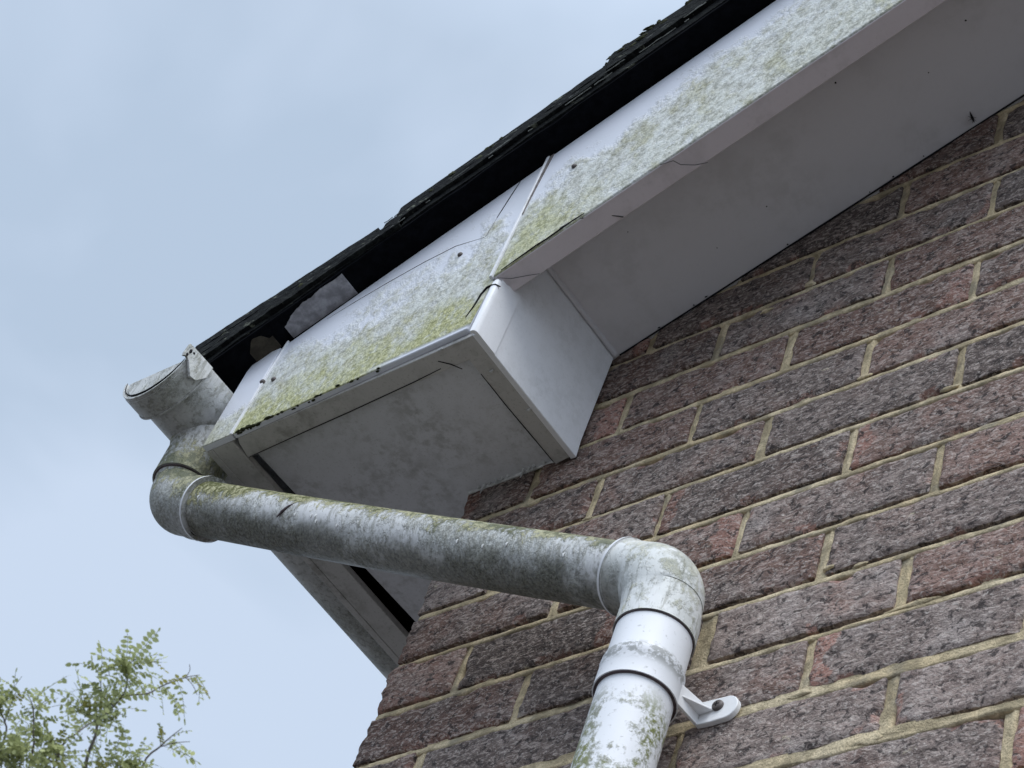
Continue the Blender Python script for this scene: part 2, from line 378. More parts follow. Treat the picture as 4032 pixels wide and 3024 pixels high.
def brick(mb, x0, x1, z0, z1, seed, tn, hi, cut=None, fine_left=False):
    nx = max(3, int((x1 - x0) / (.0035 if hi else .06))); nzz = 16 if hi else 3
    R, G, rd = tn
    off = random.Random(seed).uniform(-.0012, .0012); tilt = random.Random(seed + 1).uniform(-.006, .006)
    vs = []; cs = []
    Wd = x1 - x0; H = z1 - z0
    # denser rows near the arris
    ss = [0] + [i / nx for i in range(nx + 1)] + [1]; tt = [0] + [i / nzz for i in range(nzz + 1)] + [1]
    for i, s in enumerate(ss):
        for j, t in enumerate(tt):
            x = x0 + s * Wd; z = z0 + t * H
            rim = i in (0, len(ss) - 1) or j in (0, len(tt) - 1)
            dx = min(x - x0, x1 - x); dz = min(z - z0, z1 - z); d = min(dx, dz)
            y = off + tilt * (s - .5) * .3
            red = 0
            if hi:
                p = (x * 60, seed * 3.1, z * 90)
                y += -.0013 * nf(*p) - .0007 * nf(x * 190, seed, z * 260) - .0012 * nf(x * 28, seed * 2.3, z * 40)
                y += .0022 * max(0, 1 - d / .0035) ** 1.6
                ch = nf(x * 26, seed * 1.7, z * 30 + 5)
                chip = max(0, ch - .26) * max(0, 1 - d / .010)
                y += .020 * chip
                if chip > .03: red = .6
                # wavy outline
                wv = .0018 * nf(x * 38, seed + 9, z * 38) + .0007 * nf(x * 140, seed + 4, z * 140)
                if dz < .006: z += wv * (1 - dz / .006)
                if dx < .006: x += wv * (1 - dx / .006)
            if rd == 1 and (x1 - x) < .028 + .02 * nf(z * 40, seed, 2): red = max(red, .8)
            if rd == 2 and (x - x0) < .020 + .015 * nf(z * 40, seed, 2): red = max(red, .8)
            if fine_left and hi and dx < .004 and x - x0 < .01:
                x += -.004 + .006 * nf(seed, 1, z * 60) + .003 * nf(3, seed, z * 200)
            if rim: y = .035
            if cut is not None and z > cut(x): z = cut(x)
            vs.append((x, y, z)); cs.append((R, G, red, 1))
    nj = len(tt)
    fs = [(i * nj + j, (i + 1) * nj + j, (i + 1) * nj + j + 1, i * nj + j + 1) for i in range(len(ss) - 1) for j in range(nj - 1)]
    mb.add(vs, fs, c=cs)
def capz(x): return soff(x) + .025
wall = MB(); mort = MB()
XMAX = 5.0
ZB = 45
perps = []
for r in range(-31, ZB):
    z1 = -r * BH - .0059; z0 = -(r + 1) * BH + .0059
    cols = [0] + ([c for c in range(1, 24)] if r % 2 == 0 else [c + .5 for c in range(0, 23)])
    for a, b in zip(cols[:-1], cols[1:]):
        xa = 0 if a == 0 else px(r, a) + pw(r, a) / 2; xb = px(r, b) - pw(r, b) / 2
        if z0 > capz(xb): continue
        hi = (-6 <= r <= 11) and xa < 1.05
        sd_ = r * 101 + int(a * 2) * 13
        rr = random.Random(sd_)
        tn = tone.get((r, a), (rr.uniform(0, 1), rr.uniform(.2, .9), rr.choice([0, 0, 0, 1, 2])))
        jz = rr.uniform(-.0012, .0012)
        brick(wall, xa, xb, z0 + jz, z1 + jz, sd_ % 997, tn, hi, capz, a == 0)
        perps.append((r, b, hi))
wall_o = hb(wall, 'gable_wall', m_brick, smooth=50)
# mortar: weather struck beds and perpends
def strip(mb, along, prof, vert):
    n = len(prof); vs = []
    for (a, jit) in along:
        for q, (o, y) in enumerate(prof):
            vs.append(jit(a, o, y))
    m = len(along)
    fs = [(i * n + j, (i + 1) * n + j, (i + 1) * n + j + 1, i * n + j + 1) for i in range(m - 1) for j in range(n - 1)]
    mb.add(vs, fs)
for r in range(-31, ZB + 1):
    zc = -r * BH
    xs = 0.0
    hi = -6 <= r <= 12
    if zc > capz(XMAX): continue
    xst = max(0.003, (zc - .091 + .418 * .169 - .03) / .418)
    pts = []
    x = xst
    while x < XMAX:
        pts.append(x); x += .004 if (hi and x < 1.05) else .05
    rec = {8: .25, 9: .2, 7: .8, 6: .9, 5: 1.1}.get(r, random.Random(r * 3 + 1).uniform(.6, 1.1))
    prof = [(.0100, .012), (.0078, .0066 * rec), (.0060, .0074 * rec), (.0036, .0068 * rec), (.0018, .0038 * rec), (-.0012, .0015), (-.0052, .0006), (-.0070, .0008), (-.0083, .0024), (-.0096, .012)]
    cr_ = random.Random(r).random()
    def jit(a, o, y, r=r, zc=zc):
        k = nf(a * 30, r, o * 100) ; k2 = nf(a * 120, r + 7, o * 400); k3 = nf(a * 6, r * 3.3, 0)
        z = zc + o + .0014 * nf(a * 40, r * 2.1, 5 if o > 0 else 9) + .0007 * nf(a * 160, r, 1 if o > 0 else 2)
        yy = y + .0010 * k + .0005 * k2
        if o > .003 and k3 > .28: yy += .006 * min(1, (k3 - .28) * 8)      # open crack under the brick
        if r == 7 and o > 0 and .455 < a < .635: yy += .010 * min(1, (a - .455) * 60, (.635 - a) * 60)
        return (a, yy, min(z, capz(a)))
    strip(mort, [(a, jit) for a in pts], prof, False)
for (r, c, hi) in perps:
    wd = pw(r, c); xc = px(r, c); z0 = -(r + 1) * BH - .0005; z1 = -r * BH - .003
    n = 22 if hi else 4
    prof = [(-wd / 2 - .003, .013), (-wd / 2 - .0005, .0042), (-wd / 4, .0038), (0, .0030), (wd / 4, .0018), (wd / 2 + .0005, .0030), (wd / 2 + .003, .013)]
    def jit(a, o, y, r=r, c=c, xc=xc):
        k = nf(o * 90, r + c * 3, a * 60); k2 = nf(o * 300, r, a * 260)
        return (xc + o + .0016 * nf(c * 9, r, a * 45) + .0009 * nf(c * 5 + (1 if o > 0 else 0), r, a * 150), y + .0009 * k + .0005 * k2, min(a, capz(xc)))
    strip(mort, [(z0 + (z1 - z0) * i / n, jit) for i in range(n + 1)], prof, True)
mort.add([(0.012, .012, -3.43), (XMAX, .012, -3.43), (XMAX, .012, capz(XMAX)), (.012, .012, capz(.012))], [(0, 1, 2, 3)])
# smeared mortar lumps
def lump(mb, c, rx, ry, rz, seed, nn=14):
    vs = [];
    for i in range(nn + 1):
        for j in range(nn):
            th = PI * i / nn; ph = 2 * PI * j / nn
            d = Vector((math.sin(th) * math.cos(ph), math.sin(th) * math.sin(ph), math.cos(th)))
            k = 1 + .5 * nf(d.x * 1.3 + seed, d.y * 1.3, d.z * 1.3) + .14 * nf(d.x * 3, d.y * 3 + seed, d.z * 3)
            vs.append((c[0] + d.x * rx * k, c[1] + d.y * ry * k, c[2] + d.z * rz * k))
    fs = [(i * nn + j, i * nn + (j + 1) % nn, (i + 1) * nn + (j + 1) % nn, (i + 1) * nn + j) for i in range(nn) for j in range(nn)]
    mb.add(vs, fs)
for (c, a, b, s_) in [((.553, .001, -.147), .009, .0035, 1), ((.665, .0015, -.524), .024, .0035, 2), ((.662, .001, -.221), .011, .003, 3), ((.645, .001, -.676), .013, .005, 4),
                      ((.566, .0015, -.598), .012, .004, 5), ((.443, .001, .081), .007, .005, 6), ((.39, .001, .060), .009, .003, 7), ((.565, .0, -.44), .006, .0025, 8), ((.60, .001, -.449), .008, .003, 9), ((.218, .001, -.226), .006, .003, 11)]:
    lump(mort, c, a, .0022, b, s_)
hb(mort, 'mortar', m_mortar, wall_o if False else None, smooth=60)
# side wall (west), stretcher bricks seen only from other viewpoints
side = MB(); sm = MB()
for r in range(-1, ZB):
    z1 = -r * BH - .005; z0 = -(r + 1) * BH + .005
    y = .035; k = 0; first = .098 if r % 2 == 0 else .21
    while y < 6:
        y2 = min(6, (first if k == 0 else y + .215)); rr = random.Random(r * 7 + k)
        side.box(0 + rr.uniform(0, .001), .1, y, y2, z0, z1, c=[(rr.random(), rr.random(), 0, 1)] * 8)
        y = y2 + .010; k += 1
sm.box(.004, .09, .036, 6, -3.43, .0)
hb(side, 'side_wall', m_brick, smooth=0, bevel=.0015, segs=1); hb(sm, 'side_mortar', m_mortar, smooth=0)
bk = MB(); bk.box(.1, XMAX, 5.9, 6, -3.43, .05); bk.box(XMAX, XMAX + .1, .02, 6, -3.43, .05)
hb(bk, 'rear_wall', m_brick, smooth=0)

# --- bargeboard
def fr(x, z, b=botz): return (x, (z - b(x)) / max(.05, topz(x) - b(x)))
xs = [.159, .3, .45, .6, 1.0, 2.0, 3.0, 5.0]
mb = MB(); poly = [(x, botz(x)) for x in xs] + [(x, topz(x) - .001) for x in reversed(xs)]
mb.prism(poly, -.2085, -.180, lambda x, z: fr(x, z))
barge = hb(mb, 'bargeboard', m_barge, smooth=30, bevel=.0022)
mb = MB()   # underside lip, a paler clean trim
mb.prism([(x, botz(x) - .0008) for x in xs] + [(x, botz(x) + .004) for x in reversed(xs)], -.2065, -.1785)
hb(mb, 'edge_trim', m_barge_under, barge, smooth=30, bevel=.001)
# --- box front
bx0, bx1 = -.2185, .1575
bb = lambda x: -.103 + (x - bx0) * .026
mb = MB(); poly = [(bx0, bb(bx0)), (-.1, bb(-.1)), (0, bb(0)), (.152, bb(.152)), (.1575, botz(.1575) + .004), (.1575, topz(.1575) - .001), (.05, topz(.05) - .001), (-.08, topz(-.08) - .001), (bx0, topz(bx0) - .004)]
mb.prism(poly, -.205, -.1965, lambda x, z: (x, (z - bb(x)) / (topz(x) - bb(x))))
bf = hb(mb, 'box_front', m_frontbox, smooth=30, bevel=.0015)
# front left end of the eaves fascia
mb = MB(); mb.prism([(-.2715, -.103), (-.2205, -.103), (-.2205, topz(-.2205) - .003), (-.263, .072), (-.2705, .045)], -.2055, -.196, lambda x, z: (x, (z + .103) / .19))
hb(mb, 'corner_cap', m_corner, smooth=30, bevel=.0012)
# joint covers: thin light strips
mb = MB(); mb.prism([(-.2215, -.1045), (-.2175, -.1045), (-.2085, topz(-.2085) - .002), (-.2115, topz(-.2115) - .002)], -.2075, -.2045)
hb(mb, 'joint_cover', m_trim, smooth=30, bevel=.0006)
mb = MB(); mb.prism([(.1545, -.003), (.1585, -.002), (.1600, .252), (.1565, .250)], -.2105, -.2045)
hb(mb, 'joint_cover', m_trim, smooth=30, bevel=.0006)
mb = MB(); mb.prism([(.1588, .125), (.1600, .125), (.1665, .2535), (.1605, .2515)], -.2092, -.2062)
hb(mb, 'joint_gap', m_gap, smooth=0)
# nails
def nail(x, z, y=-.2088):
    mb = MB(); mb.tube([(x, y + .003, z), (x, y - .0012, z), (x, y - .0028, z - .0002), (x, y - .0034, z)], [.0036, .0036, .0026, .0008], 12)
    hb(mb, 'nail', m_screw, smooth=50)
nail(.069, .100, -.205); nail(.218, .189); nail(-.194, -.009, -.205); nail(-.2145, -.005, -.2065)
# hairline splits in the plastic
def crack(pts, w=.0009, m=None, par=None, name='crack'):
    mb = MB(); mb.tube(pts, [w * (.35 + .65 * math.sin(PI * (i + .6) / (len(pts) + .2))) for i in range(len(pts))], 6); return hb(mb, name, m or m_crack, par, smooth=60)
crack([(.140, -.2052, -.066), (.146, -.2055, -.047), (.149, -.2058, -.028), (.1545, -.206, -.018), (.160, -.2055, -.0165), (.166, -.2045, -.017), (.170, -.200, -.018)], .0014)
crack([(.118, -.2052, .2285), (.112, -.2054, .19), (.1065, -.2052, .156)], .0007)
crack([(.1065, -.2050, .156), (.102, -.2052, .118)], .0003, m_gap)
crack([(.100, -.2050, .118), (.05, -.2053, .130), (.0, -.2053, .126), (-.06, -.2053, .115), (-.11, -.2053, .103), (-.15, -.205, .092)][::-1][:], .0004, m_gap)
crack([(.17, -.209, .0035), (.185, -.2094, .010), (.20, -.2094, .0175), (.215, -.2096, .025), (.227, -.2094, .029), (.24, -.2094, .036), (.262, -.2092, .0475), (.275, -.2088, .0525)], .0009)
# --- return panel facing the gable
rx = .166
sz = lambda y: .094
mb = MB()
mb.prism([(-.1985, -.1025), (-.0025, -.1025), (-.0045, -.075), (-.0035, .092), (-.160, .092), (-.180, .02), (-.1985, .005)], rx - .008, rx, axis='x')
rp = hb(mb, 'return_panel', m_return, smooth=30, bevel=.0012)
# rounded corner trim wrapping front and return
mb = MB(); pts = []
for (x, y) in [(.1600, -.2056), (.1640, -.2053), (.1662, -.2042), (.1674, -.2020), (.1678, -.198), (.1676, -.1665), (.1640, -.1665), (.1640, -.198), (.1605, -.2020), (.1600, -.2020)]: pts.append((x, y))
n = len(pts)
vs = []
for (x, y) in pts: vs.append((x, y, -.096 if x < .155 else -.1035))
for (x, y) in pts: vs.append((x, y, -.010 if x < .161 else (-.006 if y < -.19 else .012)))
mb.add(vs, [tuple(range(n)), tuple(range(2 * n - 1, n - 1, -1))] + [(i, (i + 1) % n, (i + 1) % n + n, i + n) for i in range(n)])
hb(mb, 'corner_trim', m_return, smooth=50, bevel=.0005)
# --- undersides of the box
mb = MB(); mb.prism([(bx0 + .002, -.1965), (.1655, -.1985), (.1655, -.0065), (.136, -.0035), (.133, -.172), (-.226, -.1655), (bx0 - .002, -.19)], -.1022, -.095, axis='z')
hb(mb, 'soffit_edge', m_edge, smooth=30, bevel=.001)
mb = MB(); mb.prism([(-.2215, -.19), (.150, -.19), (.150, -.002), (-.005, .004), (-.005, 6.0), (-.21, 6.0), (-.206, .2)], -.0900, -.0830, axis='z')
hb(mb, 'box_soffit', m_boxsoffit, smooth=0)
for pp in ([(-.224, -.1668, -.1026), (-.14, -.1690, -.1028), (-.05, -.1705, -.1026), (.05, -.1735, -.1026), (.094, -.176, -.1026)], [(.134, -.150, -.1024), (.134, -.10, -.1026), (.1352, -.05, -.1026), (.136, -.008, -.1024)]): crack(pp, .0007)
crack([(.098, -.186, -.1026), (.110, -.176, -.1028), (.118, -.165, -.1026)], .0007)
cr2 = MB(); rc = random.Random(31)
for i in range(46):
    x = -.213 + abs(rc.gauss(0, .045)) if i < 34 else rc.uniform(-.2, .02)
    lump(cr2, (x, -.2045 + rc.uniform(-.0015, .003), bb(x) + rc.uniform(-.0012, .0012)), rc.uniform(.0015, .005), .0014, rc.uniform(.0008, .0022), i * 1.7, 8)
tag(hb(cr2, 'algae_crust', m_moss, bf, smooth=60), kind='stuff').location = (0, 0, 0)
# --- eaves fascia (runs back along the side of the house)
mb = MB(); mb.prism([(-.2715, -.103), (-.2615, -.103), (-.2615, .05), (-.2715, .045)], -.196, 6.2)
mb.prism([(-.2612, -.1025), (-.2265, -.1025), (-.2265, -.093), (-.2612, -.093)], -.196, 6.2)
hb(mb, 'fascia', m_edge, smooth=30, bevel=.001)
mb = MB(); mb.box(-.2265, -.205, -.18, 6.1, -.075, -.070)
hb(mb, 'soffit_gap', m_black, smooth=0)
# --- gable soffit, sloping with the roof
mb = MB(); yy = -.181
sl = [.10, .4, 1, 2, 5]
mb.prism([(x, soff(x) - .002) for x in sl] + [(x, soff(x) + .006) for x in reversed(sl)], -.181, .004)
hb(mb, 'gable_soffit', m_soffit, smooth=0)
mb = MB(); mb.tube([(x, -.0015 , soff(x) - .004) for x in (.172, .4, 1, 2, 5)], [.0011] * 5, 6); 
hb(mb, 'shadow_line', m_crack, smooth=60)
mb = MB(); mb.box(.1665, .171, -.178, -.004, .082, .0905); hb(mb, 'soffit_bead', m_soffit, smooth=0, bevel=.002)
# sealant drips along the wall joint
mb = MB()
for (x, l, s_) in [(.016, .004, 1), (.024, .016, 2), (.033, .005, 3), (.043, .008, 4), (.052, .005, 5), (.061, .004, 8), (.085, .014, 6), (.093, .005, 7), (.10, .007, 9), (.116, .004, 10)]:
    mb.tube([(x, -.004, -.0895), (x + .001, -.005, -.0895 - l * .4), (x - .0005, -.0045, -.0895 - l)], [.0026, .0016, .0005], 8)
mb.tube([(-.002 + i * .006, -.001 - .001 * nf(i, 1, 0), -.0905) for i in range(23)], [.0022 + .0012 * nf(i * .9, 4, 0) for i in range(23)], 6)
hb(mb, 'sealant_bead', m_drip, smooth=60)

# --- roof
roof = MB()
def rslab(mb, x0, x1, b0, b1, t0, t1, y0, y1, steps=24, rough=.0, seed=0, edge=.0):
    """slab between topz()+b and topz()+t from x0 to x1; verge edge at y0 gets noise"""
    vs = []
    for i in range(steps + 1):
        s = i / steps; x = x0 + (x1 - x0) * s; T = topz(x)
        zb = T + b0 + (b1 - b0) * s; zt = T + t0 + (t1 - t0) * s
        e1 = edge * (nf(x * 25, seed, 1) + .5 * nf(x * 90, seed, 2)); e2 = rough * (nf(x * 30, seed, 3) + .6 * nf(x * 110, seed, 4)); e3 = rough * (nf(x * 30, seed, 8) + .6 * nf(x * 110, seed, 9))
        vs += [(x, y0 + e1, zb + e3 * .6), (x, y0 + e1 * .7, zt + e2), (x, y0 + .03, zt + e2 * .3), (x, y1, zt), (x, y1, zb), (x, y0 + .03, zb)]
    fs = [(i * 6 + k, (i + 1) * 6 + k, (i + 1) * 6 + (k + 1) % 6, i * 6 + (k + 1) % 6) for i in range(steps) for k in range(6)]
    fs += [(0, 1, 2, 3, 4, 5), tuple(steps * 6 + k for k in (5, 4, 3, 2, 1, 0))]
    mb.add(vs, fs)
und = MB()
rslab(und, -.335, 5.1, .005, .005, .013, .013, -.240, 6.2, 220, .0006, 5, .0018)
und_o = hb(und, 'undercloak', m_black, smooth=40)
# lighter cement undercloak panel and bit of mortar at the verge foot
def verge_sheet(name, x0, x1, yfun, mat, seed, th=.004):
    """irregular flat sheet lying on the underside of the verge"""
    mb = MB(); n = 26; vs = []
    for lvl in (-.0006, th):
        for i in range(n + 1):
            x = x0 + (x1 - x0) * i / n; yo = yfun(i / n) + .004 * nf(x * 45, seed, 1) + .002 * nf(x * 160, seed, 2)
            xe = x + (.003 * nf(seed, 3, 1) if i in (0, n) else 0)
            vs += [(x, -.204, topz(x) + .0045 + lvl), (xe, yo * .5 - .102 , topz(x) + .0045 + lvl), (xe, yo, topz(x) + .0045 + lvl + .0015 * nf(x * 60, seed, 4))]
    m = 3; o2 = (n + 1) * 3; fs = []
    for i in range(n):
        for k in range(2):
            fs.append((i * 3 + k, i * 3 + k + 1, (i + 1) * 3 + k + 1, (i + 1) * 3 + k)); fs.append((o2 + i * 3 + k, o2 + (i + 1) * 3 + k, o2 + (i + 1) * 3 + k + 1, o2 + i * 3 + k + 1))
        for k in (0, 2): fs.append((i * 3 + k, (i + 1) * 3 + k, o2 + (i + 1) * 3 + k, o2 + i * 3 + k))
    for i in (0, n):
        for k in range(2): fs.append((i * 3 + k, i * 3 + k + 1, o2 + i * 3 + k + 1, o2 + i * 3 + k))
    mb.add(vs, fs); return hb(mb, name, mat, smooth=0)
verge_sheet('cement_board', -.206, -.114, lambda t: -.233 - .005 * t + (.010 * max(0, .25 - t) * 4), m_cement, 3)
verge_sheet('verge_mortar', -.258, -.224, lambda t: -.222 - .012 * math.sin(PI * min(1, t * 1.2)), m_mortarbed, 8, .006)
tiles = MB()
def tile(x0, x1, t0, t1, seed, th=.013):
    rslab(tiles, x0, x1, t0 - th, t1 - th, t0, t1, -.2475, -.02, 70, .0012, seed, .0013)
tile(-.352, -.070, .082, .046, 1, .017); tile(-.349, -.03, .060, .030, 11, .016); tile(-.35, -.03, .040, .026, 15, .014)
tile(-.043, .255, .061, .056, 2, .018); tile(-.058, .25, .042, .040, 12, .016)
tile(.246, .56, .080, .064, 3, .020); tile(.24, .56, .059, .046, 13, .020)
x = .53; k = 4
while x < 4.9:
    tile(x, x + .30, .078, .060, k, .018); tile(x - .01, x + .30, .058, .042, k + 20, .018); x += .285; k += 1
mbig = MB(); rslab(tiles, -.352, 5.1, .012, .012, .030, .030, -.242, 6.2, 120, .0015, 33, .003)
moss = MB()
rr = random.Random(5)
for i in range(150):
    x = rr.uniform(-.33, 1.2); base = .058 if x < .24 else .072
    if rr.random() < .45: x = rr.gauss(.29, .03); base = .084
    if rr.random() < .12: x = rr.gauss(.40, .01); base = .078
    lump(moss, (x, -.246 + rr.uniform(-.002, .006), topz(x) + base - rr.uniform(-.001, .028)), rr.uniform(.003, .009), rr.uniform(.001, .003), rr.uniform(.002, .005), i, 7)
tag(hb(moss, 'moss', m_moss, smooth=60), kind='stuff')
lich = MB()
for i in range(70):
    x = rr.uniform(-.2, .75); z = topz(x) + rr.choice([.016, .03, .032, .048]) + rr.uniform(-.001, .0025)
    pts = [(x + j * .006, -.2470 - .001 * nf(x * 9 + j, i, 0), z + j * .0028 + .0018 * nf(j * .8, i, 4)) for j in range(rr.randint(2, 6))]
    tiles_mi = 1; lich.tube(pts, [.0006 + .0007 * abs(nf(j, i, 2)) for j in range(len(pts))], 5)
tiles.add(lich.v, lich.f, mi=1)
tiles_o = hb(tiles, 'roof_tiles', [m_tile, simple('grey_mortar_streak', (.16, .17, .16), .9)], smooth=45)
# roof closing slope on the far side and inner board so that no sky shows through
mb = MB(); mb.box(-.26, -.20, -.03, 6.1, -.06, .05); hb(mb, 'eaves_filler', m_black, smooth=0)
mb = MB(); mb.prism([(-.26, .02), (4.9, topz(4.9) - .03), (4.9, topz(4.9) - .015), (-.26, .045)], -.19, -.18); hb(mb, 'verge_rafter', m_black, smooth=0)

# ------------------------------------------------------------------ gutter
GX, GZ, GR = -.328, 0.0, .056
gut = tag(empty('gutter', (GX, 3.0, GZ)), 'white half round plastic gutter with stained end behind the left corner of the box', 'gutter')
def gb(mb, name, mat, parent=gut, off=Vector((GX, 3.0, GZ)), **k):
    o = mb.build(name, mat, None, **k); o.parent = parent
    if parent.type == 'EMPTY': o.location = -off
    return o
def half(mb, r, ri, y0, y1, seg=28, lip=.0, ext=0.0):
    prof = []
    for i in range(seg + 1):
        t = PI + PI * i / seg; prof.append((GX + r * math.cos(t), GZ + r * math.sin(t)))
    prof = [(GX - r, GZ + ext)] + prof + [(GX + r, GZ + ext)]
    inn = [(GX + (ri if a > GX else -ri) if abs(b - GZ - ext) < 1e-6 else GX + (a - GX) * ri / r, (b if b >= GZ else GZ + (b - GZ) * ri / r)) for a, b in prof]
    mb.prism(prof + inn[::-1], y0, y1)
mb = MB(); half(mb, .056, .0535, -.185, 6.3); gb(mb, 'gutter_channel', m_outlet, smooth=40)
mb = MB(); half(mb, .0575, .0535, -.262, -.10, ext=.001)
# outlet spout flaring out of the channel
SX, SY = GX, -.172
mb2 = MB(); mb2.tube([(SX, SY, -.030), (SX, SY, -.050), (SX, SY, -.058), (SX, SY, -.066), (SX, SY, -.112), (SX, SY, -.118), (SX, SY, -.118), (SX, SY, -.09)], [.047, .0455, .0425, .041, .0405, .0405, .0375, .0375], 48, cap=False)
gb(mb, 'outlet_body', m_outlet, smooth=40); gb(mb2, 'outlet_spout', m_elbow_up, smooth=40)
# stop end: collar, recessed cap with raised rim, flat lug on the fascia side
def arc(r, t0, t1, n=30, cz=-.005): return [(GX + r * math.cos(t0 + (t1 - t0) * i / n), cz + r * math.sin(t0 + (t1 - t0) * i / n)) for i in range(n + 1)]
def band(mb, r, ri, t0, t1, y0, y1): mb.prism(arc(r, t0, t1) + arc(ri, t0, t1)[::-1], y0, y1)
se = MB(); a0 = PI + .14; a1 = 2 * PI + .08; a2 = 2 * PI - .20
band(se, .0612, .0575, a0, a1, -.280, -.2505)
band(se, .0622, .0612, a0 + .02, a1 - .02, -.2525, -.2500)
band(se, .0604, .0572, a0, a2, -.2855, -.2795)
se.prism(arc(.0575, a0, a2), -.2815, -.2795)
gb(se, 'stop_end', m_outlet, smooth=35, bevel=.0006)
se = MB(); se.prism(arc(.0530, a0 + .04, a2 - .06), -.2838, -.2814); gb(se, 'end_disc', m_outlet, smooth=35, bevel=.0008)
se = MB(); se.prism([(-.2935, -.026), (-.2948, -.021), (-.2939, -.0027), (-.2854, -.0019), (-.2506, -.0012), (-.2506, -.022), (-.262, -.040), (-.2712, -.042), (-.2838, -.0258), (-.2894, -.0222)], -.2695, -.2655, axis='x')
lug = gb(se, 'fixing_lug', m_outlet, smooth=0, bevel=.0006)
se = MB(); lump(se, (-.2655, -.288, -.012), .0008, .0022, .0035, 4, 9); lump(se, (-.2655, -.290, -.020), .0008, .0018, .0028, 14, 9); lump(se, (-.2655, -.283, -.010), .0008, .0016, .002, 24, 9)
o = se.build('dirt_spots', m_crack, None, smooth=60); o['kind'] = 'stuff'; o.parent = lug
o.matrix_parent_inverse = Matrix.Identity(4)
mb = MB(); mb.tube([(x, -.2857, z + .0012) for x, z in arc(.0560, a0 + .05, a2 - .08, 16)], [.0004 + .0009 * math.sin(PI * i / 16) for i in range(17)], 6)
gb(mb, 'dark_line', m_crack, smooth=60)  # thin dark line round the lower edge of the end disc

# ------------------------------------------------------------------ downpipe
DPO = Vector((.434, -.060, -3.3))
dp = tag(empty('downpipe', DPO), 'white round plastic downpipe with mossy sloping offset section and two elbows', 'downpipe')
def db(mb, name, mat, **k): return gb(mb, name, mat, dp, DPO, **k)
A0 = Vector((SX, SY, -.10)); B = Vector((SX, -.1685, -.146)); C = Vector((.431, -.060, -.470)); D = Vector((.434, -.060, -3.3))
ax = (C - B).normalized()
def bend(p, d0, d1, R, n=12):
    """points of a circular bend round corner p from direction d0 to d1"""
    ang = d0.angle(d1); t = R * math.tan(ang / 2); a = p - d0 * t; b = p + d1 * t
    nrm = d0.cross(d1).normalized(); cen = a + nrm.cross(d0).normalized() * R
    return [cen + Matrix.Rotation(ang * i / n, 3, nrm) @ (a - cen) for i in range(n + 1)], t
# upper elbow
dn = Vector((0, 0, -1))
bp, t_ = bend(B, dn, ax, .043, 16)
mb = MB()
sock0 = B + ax * .050; sock1 = B + ax * .072
pts = [Vector((SX, SY, -.100)), Vector((SX, SY, -.112))] + bp + [B + ax * .046, B + ax * .048, B + ax * .0485, sock1 - ax * .002, sock1, sock1 + ax * .0004, sock1 - ax * .012]
rad = [.0368, .0372] + [.0376 + .0016 * math.sin(PI * i / 16) for i in range(17)] + [.0376, .0385, .0395, .0396, .0400, .0355, .0355]
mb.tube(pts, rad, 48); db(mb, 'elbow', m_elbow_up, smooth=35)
mb = MB(); mb.tube([(SX, SY, -.1195), (SX, SY, -.1178)], [.0382, .0382], 40); db(mb, 'seal', m_seal, smooth=35)
for P_, s_ in ((sock1, 1), (C - ax * .0553, -1)):
    mb = MB(); mb.tube([P_ + ax * (.0006 * s_), P_ - ax * (.0024 * s_)] if s_ > 0 else [P_ - ax * .0006, P_ + ax * .0022], [.0407 if s_ > 0 else .0391] * 2, 48, cap=False)
    db(mb, 'socket_lip', m_trim, smooth=35)
# offset pipe
p0 = B + ax * .06; p1 = C - ax * .05
mb = MB(); nseg = 60
pts = [p0 + (p1 - p0) * i / nseg + Vector((0, 0, -.0022 * math.sin(PI * i / nseg))) for i in range(nseg + 1)]
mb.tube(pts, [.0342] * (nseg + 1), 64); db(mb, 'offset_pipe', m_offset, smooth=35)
# lower elbow
bp, t_ = bend(C, ax, dn, .046, 18)
mb = MB(); s0 = C - ax * .055
pts = [s0 + ax * .012, s0, s0, s0 + ax * .0025, s0 + ax * .003, s0 + ax * .006] + bp + [Vector((.434, -.06, -.5175)), Vector((.434, -.06, -.519)), Vector((.434, -.06, -.540)), Vector((.434, -.06, -.5425)), Vector((.434, -.06, -.5425)), Vector((.434, -.06, -.53))]
rad = [.0350, .0352, .0385, .0385, .0372, .0370] + [.0370 + .0026 * math.sin(PI * i / 18) + .001 * i / 18 for i in range(19)] + [.0380, .0384, .0385, .0387, .0366, .0366]
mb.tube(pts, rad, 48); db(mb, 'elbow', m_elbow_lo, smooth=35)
mb = MB(); mb.tube([(.434, -.06, -.5405), (.434, -.06, -.5438)], [.0380, .0374], 40); db(mb, 'seal', m_seal, smooth=35)
# connector and socket
mb = MB(); X, Y = .434, -.06
mb.tube([(X, Y, -.53), (X, Y, -.5805), (X, Y, -.584), (X, Y, -.5845), (X, Y, -.5925), (X, Y, -.5935), (X, Y, -.616), (X, Y, -.6195), (X, Y, -.6195), (X, Y, -.60)],
        [.0364, .0365, .0372, .0386, .0393, .0388, .0390, .0391, .0360, .0360], 48); db(mb, 'pipe_socket', m_elbow_lo if False else m_down, smooth=35)
mb = MB(); mb.tube([(X, Y, -.6175), (X, Y, -.6203)], [.0384, .0378], 40); db(mb, 'seal', m_seal, smooth=35)
mb = MB(); mb.tube([(X, Y, -.60)] + [(X, Y, -.62 - .1 * i) for i in range(27)] + [(X, Y, -3.3)], [.0352] * 29, 64); db(mb, 'pipe', m_down, smooth=35)

